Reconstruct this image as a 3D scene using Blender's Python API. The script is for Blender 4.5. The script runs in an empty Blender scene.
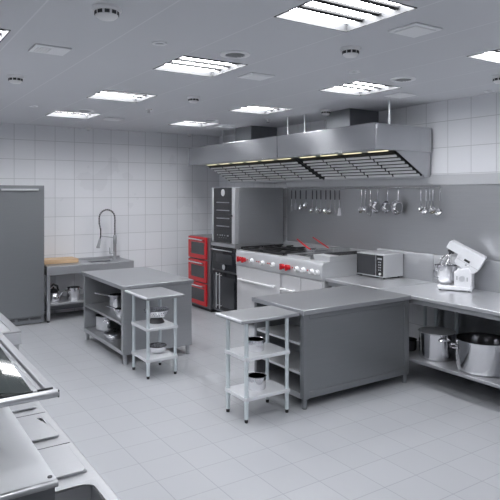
import bpy, math, random
from mathutils import Vector, Matrix
random.seed(4)
S = bpy.context.scene
COL = S.collection
PI = math.pi

# ------------------------------------------------------------------ materials
def new_mat(name):
    m = bpy.data.materials.new(name); m.use_nodes = True
    nt = m.node_tree
    b = nt.nodes['Principled BSDF']
    return m, nt, b

def plain(name, col, rough=.5, metal=0.0, spec=.5, noise=0.0, nscale=6.0, coat=0.0):
    m, nt, b = new_mat(name)
    b.inputs['Base Color'].default_value = (*col, 1)
    b.inputs['Roughness'].default_value = rough
    b.inputs['Metallic'].default_value = metal
    b.inputs['Specular IOR Level'].default_value = spec
    b.inputs['Coat Weight'].default_value = coat
    if noise:
        tc = nt.nodes.new('ShaderNodeTexCoord'); n = nt.nodes.new('ShaderNodeTexNoise')
        n.inputs['Scale'].default_value = nscale; n.inputs['Detail'].default_value = 3
        nt.links.new(tc.outputs['Object'], n.inputs['Vector'])
        mr = nt.nodes.new('ShaderNodeMapRange')
        mr.inputs['To Min'].default_value = max(.02, rough - noise); mr.inputs['To Max'].default_value = rough + noise
        nt.links.new(n.outputs['Fac'], mr.inputs['Value'])
        nt.links.new(mr.outputs['Result'], b.inputs['Roughness'])
    return m

def brushed(name, col, rough, vec=(1, 1, 60), amp=.06, bump=.02, metal=1.0, aniso=None):
    """metal with fine brushing lines in the roughness and a faint bump"""
    m, nt, b = new_mat(name)
    b.inputs['Metallic'].default_value = metal
    if aniso is not None:
        b.inputs['Anisotropic'].default_value = .85; b.inputs['Anisotropic Rotation'].default_value = aniso
        tg = nt.nodes.new('ShaderNodeTangent'); tg.direction_type = 'RADIAL'; tg.axis = 'Z'
        nt.links.new(tg.outputs['Tangent'], b.inputs['Tangent'])
    tc = nt.nodes.new('ShaderNodeTexCoord'); mp = nt.nodes.new('ShaderNodeMapping')
    mp.inputs['Scale'].default_value = vec
    n = nt.nodes.new('ShaderNodeTexNoise'); n.inputs['Scale'].default_value = 4; n.inputs['Detail'].default_value = 4
    nt.links.new(tc.outputs['Object'], mp.inputs['Vector']); nt.links.new(mp.outputs['Vector'], n.inputs['Vector'])
    mr = nt.nodes.new('ShaderNodeMapRange')
    mr.inputs['To Min'].default_value = max(.03, rough - amp); mr.inputs['To Max'].default_value = rough + amp
    nt.links.new(n.outputs['Fac'], mr.inputs['Value']); nt.links.new(mr.outputs['Result'], b.inputs['Roughness'])
    rp = nt.nodes.new('ShaderNodeMixRGB'); rp.blend_type = 'MIX'
    rp.inputs['Color1'].default_value = (*[c * .93 for c in col], 1); rp.inputs['Color2'].default_value = (*[min(1, c * 1.07) for c in col], 1)
    nt.links.new(n.outputs['Fac'], rp.inputs['Fac']); nt.links.new(rp.outputs['Color'], b.inputs['Base Color'])
    bp = nt.nodes.new('ShaderNodeBump'); bp.inputs['Strength'].default_value = bump; bp.inputs['Distance'].default_value = .002
    nt.links.new(n.outputs['Fac'], bp.inputs['Height']); nt.links.new(bp.outputs['Normal'], b.inputs['Normal'])
    return m

def tiles(name, col, grout, rough, ax, pitch, off, width, var=.04, spec=.5, bump=.3):
    """square tiles: thin grout lines along two world axes"""
    m, nt, b = new_mat(name)
    N, L = nt.nodes, nt.links
    geo = N.new('ShaderNodeNewGeometry'); sep = N.new('ShaderNodeSeparateXYZ')
    L.new(geo.outputs['Position'], sep.inputs['Vector'])
    lines = []; cells = []
    for k in range(2):
        if pitch[k] is None: continue
        sub = N.new('ShaderNodeMath'); sub.operation = 'SUBTRACT'; sub.inputs[1].default_value = off[k]
        L.new(sep.outputs['XYZ'[ax[k]]], sub.inputs[0])
        dv = N.new('ShaderNodeMath'); dv.operation = 'DIVIDE'; dv.inputs[1].default_value = pitch[k]; L.new(sub.outputs[0], dv.inputs[0])
        fl = N.new('ShaderNodeMath'); fl.operation = 'FLOOR'; L.new(dv.outputs[0], fl.inputs[0]); cells.append(fl)
        pp = N.new('ShaderNodeMath'); pp.operation = 'PINGPONG'; pp.inputs[1].default_value = .5; L.new(dv.outputs[0], pp.inputs[0])
        mr = N.new('ShaderNodeMapRange'); mr.inputs['From Min'].default_value = width / pitch[k] * .35; mr.inputs['From Max'].default_value = width / pitch[k] * .65
        mr.inputs['To Min'].default_value = 1; mr.inputs['To Max'].default_value = 0
        L.new(pp.outputs[0], mr.inputs['Value']); lines.append(mr)
    fac = lines[0].outputs[0]
    if len(lines) > 1:
        mx = N.new('ShaderNodeMath'); mx.operation = 'MAXIMUM'; L.new(lines[0].outputs[0], mx.inputs[0]); L.new(lines[1].outputs[0], mx.inputs[1]); fac = mx.outputs[0]
    cmb = N.new('ShaderNodeCombineXYZ')
    for k, c in enumerate(cells): L.new(c.outputs[0], cmb.inputs[k])
    wn = N.new('ShaderNodeTexWhiteNoise'); wn.noise_dimensions = '3D'; L.new(cmb.outputs[0], wn.inputs['Vector'])
    base = N.new('ShaderNodeMixRGB'); base.inputs['Color1'].default_value = (*[c * (1 - var) for c in col], 1); base.inputs['Color2'].default_value = (*[c * (1 + var) for c in col], 1)
    L.new(wn.outputs['Value'], base.inputs['Fac'])
    mix = N.new('ShaderNodeMixRGB'); L.new(fac, mix.inputs['Fac']); L.new(base.outputs['Color'], mix.inputs['Color1']); mix.inputs['Color2'].default_value = (*grout, 1)
    L.new(mix.outputs['Color'], b.inputs['Base Color'])
    nz = N.new('ShaderNodeTexNoise'); nz.inputs['Scale'].default_value = 1.6; nz.inputs['Detail'].default_value = 3
    L.new(geo.outputs['Position'], nz.inputs['Vector'])
    rr = N.new('ShaderNodeMapRange'); rr.inputs['To Min'].default_value = rough - .08; rr.inputs['To Max'].default_value = rough + .08
    L.new(nz.outputs['Fac'], rr.inputs['Value']); L.new(rr.outputs[0], b.inputs['Roughness'])
    b.inputs['Specular IOR Level'].default_value = spec
    if bump:
        inv = N.new('ShaderNodeMath'); inv.operation = 'SUBTRACT'; inv.inputs[0].default_value = 1; L.new(fac, inv.inputs[1])
        bp = N.new('ShaderNodeBump'); bp.inputs['Strength'].default_value = bump; bp.inputs['Distance'].default_value = .002
        L.new(inv.outputs[0], bp.inputs['Height']); L.new(bp.outputs['Normal'], b.inputs['Normal'])
    return m

def emit(name, col, s):
    m, nt, b = new_mat(name)
    b.inputs['Base Color'].default_value = (.8, .8, .8, 1)
    b.inputs['Emission Color'].default_value = (*col, 1); b.inputs['Emission Strength'].default_value = s
    return m

def wood(name):
    m, nt, b = new_mat(name)
    tc = nt.nodes.new('ShaderNodeTexCoord'); mp = nt.nodes.new('ShaderNodeMapping'); mp.inputs['Scale'].default_value = (1.5, 18, 18)
    n = nt.nodes.new('ShaderNodeTexNoise'); n.inputs['Scale'].default_value = 3; n.inputs['Detail'].default_value = 5
    cr = nt.nodes.new('ShaderNodeValToRGB')
    cr.color_ramp.elements[0].position = .3; cr.color_ramp.elements[0].color = (.48, .31, .17, 1)
    cr.color_ramp.elements[1].position = .7; cr.color_ramp.elements[1].color = (.68, .50, .32, 1)
    nt.links.new(tc.outputs['Object'], mp.inputs['Vector']); nt.links.new(mp.outputs['Vector'], n.inputs['Vector'])
    nt.links.new(n.outputs['Fac'], cr.inputs['Fac']); nt.links.new(cr.outputs['Color'], b.inputs['Base Color'])
    b.inputs['Roughness'].default_value = .55
    return m

ST   = brushed('brushed_steel', (.45, .46, .48), .36, (1, 1, 40), metal=.75)
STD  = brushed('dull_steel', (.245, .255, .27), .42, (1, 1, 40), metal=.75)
STP  = brushed('splashback_steel', (.47, .48, .50), .36, (1, .6, 30), .05, .01, metal=.75)
STH  = brushed('hood_steel', (.50, .51, .53), .24, (1, 30, 1), .03, .01, metal=.95, aniso=.25)
STL  = brushed('light_steel', (.60, .61, .63), .36, (1, 1, 40), metal=.55)
STT  = brushed('worktop_steel', (.37, .38, .40), .34, (.5, 40, 1), .06, .01, metal=.75)
STW  = brushed('satin_steel_top', (.62, .63, .655), .36, (.5, 40, 1), .05, .01, metal=.55)
STM  = brushed('stand_top_steel', (.38, .39, .41), .34, (.5, 40, 1), .05, .01, metal=.7)
PREP = brushed('prep_steel', (.47, .48, .50), .34, (.5, 40, 1), .05, .01, metal=.6)
STC  = brushed('counter_steel', (.72, .73, .75), .30, (.5, 40, 1), .02, .0, metal=.75)
SHLF = plain('pale_satin_metal', (.66, .675, .70), .42, .25)
SLAT = plain('baffle_steel', (.86, .86, .87), .35, .1)
UHND = plain('dark_grey_handle', (.09, .09, .10), .4, .3)
POL  = plain('polished_steel', (.66, .66, .68), .14, 1, .5, .04)
CHR  = plain('chrome', (.75, .75, .77), .10, 1)
GALV = plain('galvanised_tube', (.72, .78, .80), .35, .75, .5, .05)
PAINT= plain('light_grey_enamel', (.60, .60, .615), .35, .15, .5, .05)
SILV = plain('silver_paint', (.56, .57, .59), .35, .2)
WHT  = plain('white_enamel', (.80, .81, .84), .3)
BLK  = plain('black_plastic', (.015, .015, .017), .4)
BLKM = plain('cast_iron', (.020, .020, .022), .55)
DKG  = plain('dark_grey_metal', (.07, .07, .075), .45, .6)
GLS  = plain('black_glass', (.010, .011, .014), .05)
GLS2 = plain('smoked_glass', (.020, .027, .025), .03)
GLS3 = plain('dark_grey_glass', (.045, .047, .052), .08)
RED  = plain('red_enamel', (.54, .014, .020), .28, 0, .5, .03)
WHP  = plain('white_plastic', (.86, .86, .87), .4)
GRYP = plain('grey_plastic', (.42, .43, .45), .5)
CEILP= plain('ceiling_plate', (.86, .87, .89), .6)
WOOD = wood('beech_wood')
TRAY = plain('lamp_tray', (.045, .047, .05), .6)
FIN  = plain('lamp_fin', (.008, .008, .009), .8)
LAMP = emit('lamp_white', (.965, .972, 1.0), 9.2)
HLMP = emit('hood_lamp', (1.0, .92, .55), .33)
LED  = emit('display_glow', (.75, .85, 1.0), .5)
LOGO = plain('logo_silver', (.62, .63, .65), .3, .6)
RACKM= plain('oven_rack', (.30, .31, .33), .35, .8)

FLOOR = tiles('floor_tiles', (.345, .355, .375), (.25, .26, .275), .42, (0, 1), (.306, .304), (1.640, 4.230), .006, .015, .45, .2)
WBACK = tiles('wall_tiles_back', (.82, .83, .86), (.58, .59, .61), .30, (0, 2), (.314, .307), (1.930, 2.790), .008, .02, .5, .4)
WRIGHT= tiles('wall_tiles_right', (.82, .83, .86), (.58, .59, .61), .30, (1, 2), (.312, .307), (4.050, 2.790), .008, .02, .5, .4)
WDARK = plain('grey_wall_paint', (.34, .35, .37), .6)
CEIL  = tiles('ceiling_panels', (.66, .67, .70), (.76, .77, .80), .75, (0, 1), (.615, None), (.850, 0), .010, 0.012, .2, .0)

# ------------------------------------------------------------------ mesh builder
class MB:
    def __init__(s): s.v = []; s.f = []
    def add(s, vs, fs):
        o = len(s.v); s.v += [Vector(v) for v in vs]; s.f += [tuple(i + o for i in f) for f in fs]; return s
    def box(s, x0, x1, y0, y1, z0, z1, M=None):
        vs = [Vector(p) for p in ((x0,y0,z0),(x1,y0,z0),(x1,y1,z0),(x0,y1,z0),(x0,y0,z1),(x1,y0,z1),(x1,y1,z1),(x0,y1,z1))]
        if M: vs = [M @ v for v in vs]
        return s.add(vs, [(0,3,2,1),(4,5,6,7),(0,1,5,4),(1,2,6,5),(2,3,7,6),(3,0,4,7)])
    def cyl(s, p0, p1, r0, r1=None, n=16):
        return s.tube([p0, p1], [r0, r0 if r1 is None else r1], n)
    def tube(s, path, r, n=10, closed=False):
        P = [Vector(p) for p in path]; k = len(P)
        R = r if isinstance(r, (list, tuple)) else [r] * k
        up = None; vs = []; fs = []
        for i, p in enumerate(P):
            if closed: t = P[(i + 1) % k] - P[i - 1]
            else: t = P[min(i + 1, k - 1)] - P[max(i - 1, 0)]
            t.normalize()
            if up is None:
                up = Vector((0, 0, 1)) if abs(t.z) < .9 else Vector((1, 0, 0))
            a = t.cross(up)
            if a.length < 1e-4: a = t.orthogonal()
            a.normalize(); b = a.cross(t).normalized(); up = b
            for j in range(n):
                th = 2 * PI * j / n
                vs.append(p + (a * math.cos(th) + b * math.sin(th)) * R[i])
        m = k if closed else k - 1
        for i in range(m):
            i2 = (i + 1) % k
            for j in range(n):
                j2 = (j + 1) % n
                fs.append((i * n + j, i * n + j2, i2 * n + j2, i2 * n + j))
        if not closed:
            fs.append(tuple(range(n - 1, -1, -1))); fs.append(tuple((k - 1) * n + j for j in range(n)))
        return s.add(vs, fs)
    def lathe(s, prof, c, n=28, M=None):
        vs = []; fs = []; k = len(prof)
        for (r, z) in prof:
            for j in range(n):
                th = 2 * PI * j / n
                p = Vector((r * math.cos(th), r * math.sin(th), z))
                if M: p = M @ p
                vs.append(p + Vector(c))
        for i in range(k - 1):
            for j in range(n):
                j2 = (j + 1) % n
                fs.append((i * n + j, i * n + j2, (i + 1) * n + j2, (i + 1) * n + j))
        if prof[0][0] > 1e-5: fs.append(tuple(range(n - 1, -1, -1)))
        if prof[-1][0] > 1e-5: fs.append(tuple((k - 1) * n + j for j in range(n)))
        return s.add(vs, fs)
    def prism(s, poly, ax, a0, a1):
        """poly: 2D points in the two other axes, extruded along axis ax"""
        def mk(p, a):
            return {0: (a, p[0], p[1]), 1: (p[0], a, p[1]), 2: (p[0], p[1], a)}[ax]
        n = len(poly)
        vs = [mk(p, a0) for p in poly] + [mk(p, a1) for p in poly]
        fs = [tuple(range(n - 1, -1, -1)), tuple(range(n, 2 * n))] + [(i, (i + 1) % n, n + (i + 1) % n, n + i) for i in range(n)]
        return s.add(vs, fs)
    def xform(s, M):
        s.v = [M @ v for v in s.v]; return s
    def build(s, name, mat, parent=None, bevel=0.0, smooth=True):
        o0 = Vector((0, 0, 0)); p = parent
        while p is not None:
            o0 += p.location; p = p.parent
        me = bpy.data.meshes.new(name)
        me.from_pydata([v - o0 for v in s.v], [], s.f); me.update()
        import bmesh
        bm = bmesh.new(); bm.from_mesh(me)
        bmesh.ops.remove_doubles(bm, verts=bm.verts, dist=1e-6)
        bmesh.ops.recalc_face_normals(bm, faces=bm.faces)
        bm.to_mesh(me); bm.free()
        me.materials.append(mat)
        if smooth:
            me.polygons.foreach_set('use_smooth', [True] * len(me.polygons))
            me.set_sharp_from_angle(angle=math.radians(35))
        o = bpy.data.objects.new(name, me); COL.objects.link(o)
        if parent: o.parent = parent
        if bevel:
            md = o.modifiers.new('bevel', 'BEVEL'); md.width = bevel; md.segments = 2; md.limit_method = 'ANGLE'; md.angle_limit = math.radians(40)
        return o

def B(*a): return MB().box(*a)

def thing(name, label, cat, loc, group=None):
    o = bpy.data.objects.new(name, None); COL.objects.link(o); o.location = loc; o.empty_display_size = .05
    return tag(o, label, cat, group)
def tag(o, label, cat, group=None):
    o['label'] = label; o['category'] = cat
    if group: o['group'] = group
    return o
def base_mesh(mb, name, mat, loc, **k):
    """a one-mesh thing whose origin sits at its base"""
    mb.v = [v - Vector(loc) for v in mb.v]
    o = mb.build(name, mat, **k); o.location = loc; return o
def copy_tree(o, parent=None):
    c = o.copy(); COL.objects.link(c)
    if parent: c.parent = parent
    for ch in [x for x in o.children]: copy_tree(ch, c)
    return c
def struct(o): o['kind'] = 'structure'; return o

def plate_holes(x0, x1, y0, y1, z0, z1, holes):
    """flat slab with rectangular holes (x0,x1,y0,y1)"""
    xs = sorted({x0, x1, *[h[0] for h in holes], *[h[1] for h in holes]}); ys = sorted({y0, y1, *[h[2] for h in holes], *[h[3] for h in holes]})
    xs = [x for x in xs if x0 <= x <= x1]; ys = [y for y in ys if y0 <= y <= y1]
    def solid(i, j):
        if i < 0 or j < 0 or i >= len(xs) - 1 or j >= len(ys) - 1: return False
        cx, cy = (xs[i] + xs[i+1]) / 2, (ys[j] + ys[j+1]) / 2
        return not any(h[0] < cx < h[1] and h[2] < cy < h[3] for h in holes)
    mb = MB()
    for i in range(len(xs) - 1):
        for j in range(len(ys) - 1):
            if not solid(i, j): continue
            a, b, c, d = xs[i], xs[i+1], ys[j], ys[j+1]
            mb.add([(a,c,z0),(b,c,z0),(b,d,z0),(a,d,z0)], [(0,3,2,1)]); mb.add([(a,c,z1),(b,c,z1),(b,d,z1),(a,d,z1)], [(0,1,2,3)])
            if not solid(i-1, j): mb.add([(a,c,z0),(a,d,z0),(a,d,z1),(a,c,z1)], [(0,1,2,3)])
            if not solid(i+1, j): mb.add([(b,c,z0),(b,c,z1),(b,d,z1),(b,d,z0)], [(0,1,2,3)])
            if not solid(i, j-1): mb.add([(a,c,z0),(a,c,z1),(b,c,z1),(b,c,z0)], [(0,1,2,3)])
            if not solid(i, j+1): mb.add([(a,d,z0),(b,d,z0),(b,d,z1),(a,d,z1)], [(0,1,2,3)])
    return mb

def open_box(x0, x1, y0, y1, z0, z1, t=.004, r=.0):
    """thin walled tray open at the top"""
    mb = MB()
    mb.box(x0, x1, y0, y1, z0, z0 + t); mb.box(x0, x0 + t, y0, y1, z0, z1); mb.box(x1 - t, x1, y0, y1, z0, z1)
    mb.box(x0, x1, y0, y0 + t, z0, z1); mb.box(x0, x1, y1 - t, y1, z0, z1)
    return mb

# ------------------------------------------------------------------ room
XW, YW, ZC = 5.65, 9.60, 3.03          # right wall, back wall, ceiling
XL, YF = -2.4, -1.6
LX = (-1.38, .50, 2.38, 4.26); LY = (.78, 2.58, 4.38, 6.20, 8.02)
lights = [(x, y) for x in LX for y in LY if not (x == -1.38 and y > 7)]
struct(B(XL, XW, YF, YW, -.06, 0).build('floor', FLOOR))
struct(plate_holes(XL, XW, YF, YW, ZC, ZC + .05, [(x-.3, x+.3, y-.3, y+.3) for x, y in lights]).build('ceiling', CEIL, smooth=False))
struct(B(XL - .1, XW + .1, YW, YW + .1, -.06, ZC + .05).build('wall_back', WBACK))
struct(B(XW, XW + .1, YF, YW, -.06, ZC + .05).build('wall_right', WRIGHT))
struct(B(XL - .1, XL, YF, YW, -.06, ZC + .05).build('wall_left', WDARK))
struct(B(XL - .1, XW + .1, YF - .1, YF, -.06, ZC + .05).build('wall_front', WDARK))

# ceiling lights
LL = {(2.38, 2.58): 'largest square ceiling light, cut by the top edge of the photo',
      (2.38, 4.38): 'square four strip ceiling light second in the left hand row, beside a round air diffuser',
      (2.38, 6.20): 'bright square ceiling light third in the left hand row, above the left open cabinet',
      (2.38, 8.02): 'bright square ceiling light farthest in the left hand row, near the tiled wall',
      (4.26, 8.02): 'bright square ceiling light by the far left end of the hood, nearest the corner',
      (4.26, 6.20): 'bright square ceiling light in front of the far hood, above the middle of the range',
      (4.26, 4.38): 'square four strip ceiling light just in front of the near end of the hood',
      (4.26, 2.58): 'square ceiling light cut off by the right edge of the photo',
      (.50, 4.38): 'square ceiling light cut off by the left edge of the photo'}
lp = None
for (x, y) in lights:
    lab = LL.get((x, y), 'square four strip ceiling light outside the frame')
    if lp is None:
        t = thing('ceiling_light', lab, 'ceiling light', (x, y, ZC), 'square ceiling lights')
        h = MB(); a = .3; z0, z1 = ZC - .004, ZC + .075
        h.box(x-a, x+a, y-a, y+a, z1, z1 + .006)
        h.box(x-a, x-a+.008, y-a, y+a, z0, z1); h.box(x+a-.008, x+a, y-a, y+a, z0, z1)
        h.box(x-a, x+a, y-a, y-a+.008, z0, z1); h.box(x-a, x+a, y+a-.008, y+a, z0, z1)
        h.build('housing', TRAY, t)
        for k in range(4):
            yc = y - a + .075 + .15 * k
            MB().box(x-a+.015, x+a-.015, yc-.052, yc+.052, ZC + .045, ZC + .06).build('lamp_strip', LAMP, t)
        g = MB()
        for k in range(1, 4): g.box(x-a+.01, x+a-.01, y-a+.15*k-.022, y-a+.15*k+.022, ZC + .031, ZC + .074)
        g.build('louvre', FIN, t); lp = t
    else:
        c = copy_tree(lp); c.location = (x, y, ZC); c['label'] = lab

# ceiling fittings
def detector(x, y, r, label):
    t = thing('smoke_detector', label, 'smoke detector', (x, y, ZC), 'smoke detectors on the ceiling')
    MB().lathe([(r, 0), (r, -.018), (r*.92, -.024), (.001, -.024)], (x, y, ZC)).build('base', WHP, t)
    MB().lathe([(r*.80, -.022), (r*.78, -.050), (r*.55, -.066), (.001, -.070)], (x, y, ZC)).build('sensor_cap', WHP, t)
    m = MB()
    for k in range(10):
        a = 2*PI*k/10; m.box(r*.70, r*.82, -.014, .014, -.046, -.026, Matrix.Translation((x, y, ZC)) @ Matrix.Rotation(a, 4, 'Z'))
    m.build('vent_slots', DKG, t)
detector(1.17, 3.28, .085, 'large round smoke detector at the top left, nearest to the camera')
detector(1.15, 5.66, .075, 'round smoke detector near the left edge, below the flat slotted ceiling grille')
detector(3.01, 3.19, .075, 'round smoke detector below the large top middle ceiling light')
detector(3.07, 5.79, .07, 'small round smoke detector in the middle of the ceiling between the two light rows')
detector(4.99, 5.75, .07, 'small round smoke detector in front of the near hood duct')
detector(4.88, 3.19, .075, 'round smoke detector cut by the right edge of the photo')
def sprinkler(x, y, label):
    t = thing('sprinkler', label, 'sprinkler', (x, y, ZC), 'sprinkler heads on the ceiling')
    MB().lathe([(.045, 0), (.040, -.012), (.016, -.014), (.014, -.040), (.001, -.040)], (x, y, ZC), 16).build('rosette', WHP, t)
    MB().lathe([(.024, -.046), (.026, -.050), (.001, -.052)], (x, y, ZC), 12).build('deflector', CHR, t)
    MB().tube([(x-.012, y, ZC-.036), (x-.016, y, ZC-.044), (x-.006, y, ZC-.050)], .003, 6).tube([(x+.012, y, ZC-.036), (x+.016, y, ZC-.044), (x+.006, y, ZC-.050)], .003, 6).build('frame_arm', CHR, t)
sprinkler(3.03, 6.94, 'small ceiling sprinkler right of the third light in the left row')
sprinkler(3.07, 9.50, 'small ceiling sprinkler close to the tiled back wall, above the sink')
sprinkler(4.89, 6.91, 'small ceiling sprinkler above the far hood beside the bright light')
sprinkler(4.93, 9.45, 'small ceiling sprinkler in the far corner above the left end of the hood')
def diffuser(x, y, label):
    t = thing('air_diffuser', label, 'air vent', (x, y, ZC), 'round air diffusers in the ceiling')
    MB().lathe([(.120, 0), (.118, -.010), (.080, -.012), (.074, 0)], (x, y, ZC), 32).build('rim', CEILP, t)
    m = MB().lathe([(.076, -.001), (.074, -.002), (.001, -.002)], (x, y, ZC), 32); m.build('core', DKG, t)
    g = MB()
    for k in range(5):
        d = -.052 + .026*k; w = math.sqrt(.072**2 - d*d); g.box(x-w, x+w, y+d-.004, y+d+.004, ZC-.012, ZC-.002)
    g.build('grille', GRYP, t)
diffuser(2.39, 3.82, 'round ceiling air diffuser with a dark grille right of the second light, largest of them')
diffuser(4.24, 3.78, 'round ceiling air diffuser right of the light by the near end of the hood')
diffuser(2.38, 7.50, 'round ceiling air diffuser beside the farthest left light near the back wall')
diffuser(4.25, 7.47, 'round ceiling air diffuser at the far light in the hood row')
def downlight(x, y, label):
    t = thing('ceiling_speaker', label, 'ceiling fitting', (x, y, ZC), 'small round ceiling fittings')
    MB().lathe([(.055, 0), (.053, -.008), (.036, -.008), (.032, 0)], (x, y, ZC), 24).build('ring', CEILP, t)
    MB().lathe([(.034, -.001), (.001, -.002)], (x, y, ZC), 20).build('centre_disc', GRYP, t)
downlight(1.76, 3.84, 'small round ring fitting on the ceiling left of the large round diffuser')
downlight(3.62, 3.79, 'small round ring fitting on the ceiling above the near end of the hood light')
downlight(1.73, 7.49, 'small round ring fitting on the ceiling at the far left above the fridge')
downlight(5.50, 3.72, 'small round ring fitting on the ceiling beside the right wall')
def grille(x, y, label, slots=False):
    t = thing('ceiling_grille', label, 'ceiling panel', (x, y, ZC), 'flat square ceiling panels')
    B(x-.13, x+.13, y-.12, y+.12, ZC-.012, ZC).build('plate', CEILP, t, bevel=.004)
    m = MB()
    if slots:
        for k in range(5): m.box(x-.10+.022*k, x-.09+.022*k, y-.08, y+.08, ZC-.016, ZC-.012)
        m.build('fins', WHP, t)
    else:
        m.box(x-.10, x+.10, y-.09, y+.09, ZC-.017, ZC-.012); m.build('inner_plate', CEILP, t)
grille(1.15, 4.46, 'flat pale ceiling grille with fins on the left side of the ceiling', True)
grille(3.02, 2.59, 'flat pale square ceiling panel right of the large top middle light, biggest of them')
grille(3.00, 4.43, 'flat pale square ceiling panel between the second lights of both rows')
grille(4.91, 4.42, 'flat pale square ceiling panel in front of the hood rod at its near end')
grille(3.00, 8.16, 'flat pale square ceiling panel between the two farthest lights')
grille(4.82, 8.02, 'flat pale square ceiling panel right of the farthest light in the hood row')

# ------------------------------------------------------------------ fridge
t = thing('refrigerator', 'tall grey steel refrigerator against the back wall at the left edge', 'refrigerator', (1.88, 9.25, 0))
B(1.52, 2.235, 8.985, 9.58, .05, 2.063).build('body', STD, t, bevel=.004)
d = B(1.524, 2.228, 8.955, 8.983, .115, 2.055).build('door', STD, t, bevel=.004)
B(1.62, 2.14, 8.925, 8.945, 1.985, 2.012).box(1.64, 1.66, 8.94, 8.957, 1.99, 2.007).box(2.10, 2.12, 8.94, 8.957, 1.99, 2.007).build('handle', STL, d, bevel=.003)
B(1.524, 2.228, 8.965, 8.985, .012, .108).build('kickplate', STD, t)
m = MB()
for x0 in (1.66, 1.85, 2.03):
    for z in (.068, .080, .092): m.box(x0, x0+.15, 8.961, 8.966, z, z+.006)
m.build('vent_slots', BLK, t)
for x in (1.57, 2.19):
    for y in (9.03, 9.53): MB().cyl((x, y, 0), (x, y, .055), .022).build('foot', DKG, t)
MB().cyl((2.222, 8.97, .79), (2.222, 8.97, .90), .012).build('hinge', BLK, t)

# ------------------------------------------------------------------ sink table
SX0, SX1, SY0, SY1 = 2.262, 3.64, 8.93, 9.585
t = thing('sink_table', 'long steel sink table standing against the tiled back wall', 'sink table', ((SX0+SX1)/2, 9.26, 0))
plate_holes(SX0, SX1, SY0, SY1, .815, .845, [(2.98, 3.34, 9.06, 9.26)]).build('worktop', STT, t)
B(SX0, SX1, SY0-.006, SY0+.012, .708, .838).box(SX0, SX0+.012, SY0, SY1, .708, .815).box(SX1-.012, SX1, SY0, SY1, .708, .815).build('apron', ST, t, bevel=.004)
B(SX0, SX1, SY1-.02, SY1, .845, .875).build('upstand', ST, t, bevel=.003)
open_box(2.98, 3.34, 9.06, 9.26, .60, .82).build('basin', ST, t)
B(SX0+.02, SX1-.02, SY0+.03, SY1-.02, .245, .275).build('shelf', ST, t, bevel=.003)
B(SX0+.03, SX1-.03, SY1-.04, SY1-.025, .06, .244).build('back_panel', STD, t)  # dark sheet added to stand in for the shade below the shelf
for x in (SX0+.025, SX1-.025):
    for y in (SY0+.03, SY1-.03):
        l = B(x-.024, x+.024, y-.024, y+.024, .03, .815).build('leg', ST, t, bevel=.004)
        MB().cyl((x, y, 0), (x, y, .032), .02).build('foot', DKG, l)

fx, fy, fz = 3.50, 9.42, .845
t = thing('faucet', 'tall chrome spring neck faucet on the sink table', 'faucet', (fx, fy, fz))
MB().lathe([(.045, 0), (.045, .01), (.030, .02), (.026, .06), (.026, .24), (.030, .26), (.030, .38), (.016, .40), (.001, .40)], (fx, fy, fz), 20).build('column', ST, t)
arc = [(fx, fy, fz+.38), (fx, fy, 1.42), (fx+.002, fy, 1.50)]
for k in range(1, 12):
    a = PI * k / 11.0
    arc.append((fx - .135 + .135*math.cos(a), fy, 1.53 + .14*math.sin(a)))
arc += [(fx-.268, fy, 1.44), (fx-.245, fy, 1.34), (fx-.245, fy, 1.24), (fx-.255, fy, 1.18)]
MB().tube(arc, .011, 8).build('hose', DKG, t)
# coil spring round the hose
P = [Vector(p) for p in arc]; dense = []
for i in range(len(P)-1):
    n = max(2, int((P[i+1]-P[i]).length/.008))
    dense += [P[i].lerp(P[i+1], k/n) for k in range(n)]
coil = []
for i, p in enumerate(dense[:int(len(dense)*.84)]):
    tg = (dense[min(i+1, len(dense)-1)] - dense[max(i-1, 0)]).normalized()
    for q in range(2):
        a = (i + q/2) * 1.9
        s1 = Vector((0, 1, 0)); s2 = tg.cross(s1).normalized()
        coil.append(p + (s1*math.cos(a) + s2*math.sin(a))*.016)
MB().tube(coil, .0035, 5).build('spring', ST, t)
MB().tube([(fx-.255, fy, 1.19), (fx-.285, fy, 1.06)], [.019, .028], 14).tube([(fx-.285, fy, 1.06), (fx-.290, fy, 1.035)], [.034, .030], 14).build('spray_head', ST, t)
MB().tube([(fx, fy, 1.195), (fx-.14, fy, 1.22), (fx-.255, fy, 1.235)], .008, 8).build('support_arm', ST, t)
MB().tube([(fx, fy, fz+.10), (fx-.09, fy, fz+.10)], .016, 12).tube([(fx-.085, fy, fz+.10), (fx-.09, fy, fz+.19)], .007, 8).build('lever', ST, t)

tag(base_mesh(B(2.275, 2.82, 9.20, 9.54, .8452, .91), 'cutting_board', WOOD, (2.55, 9.37, .8452), bevel=.006), 'thick wooden cutting board lying on the sink table', 'cutting board')

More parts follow.
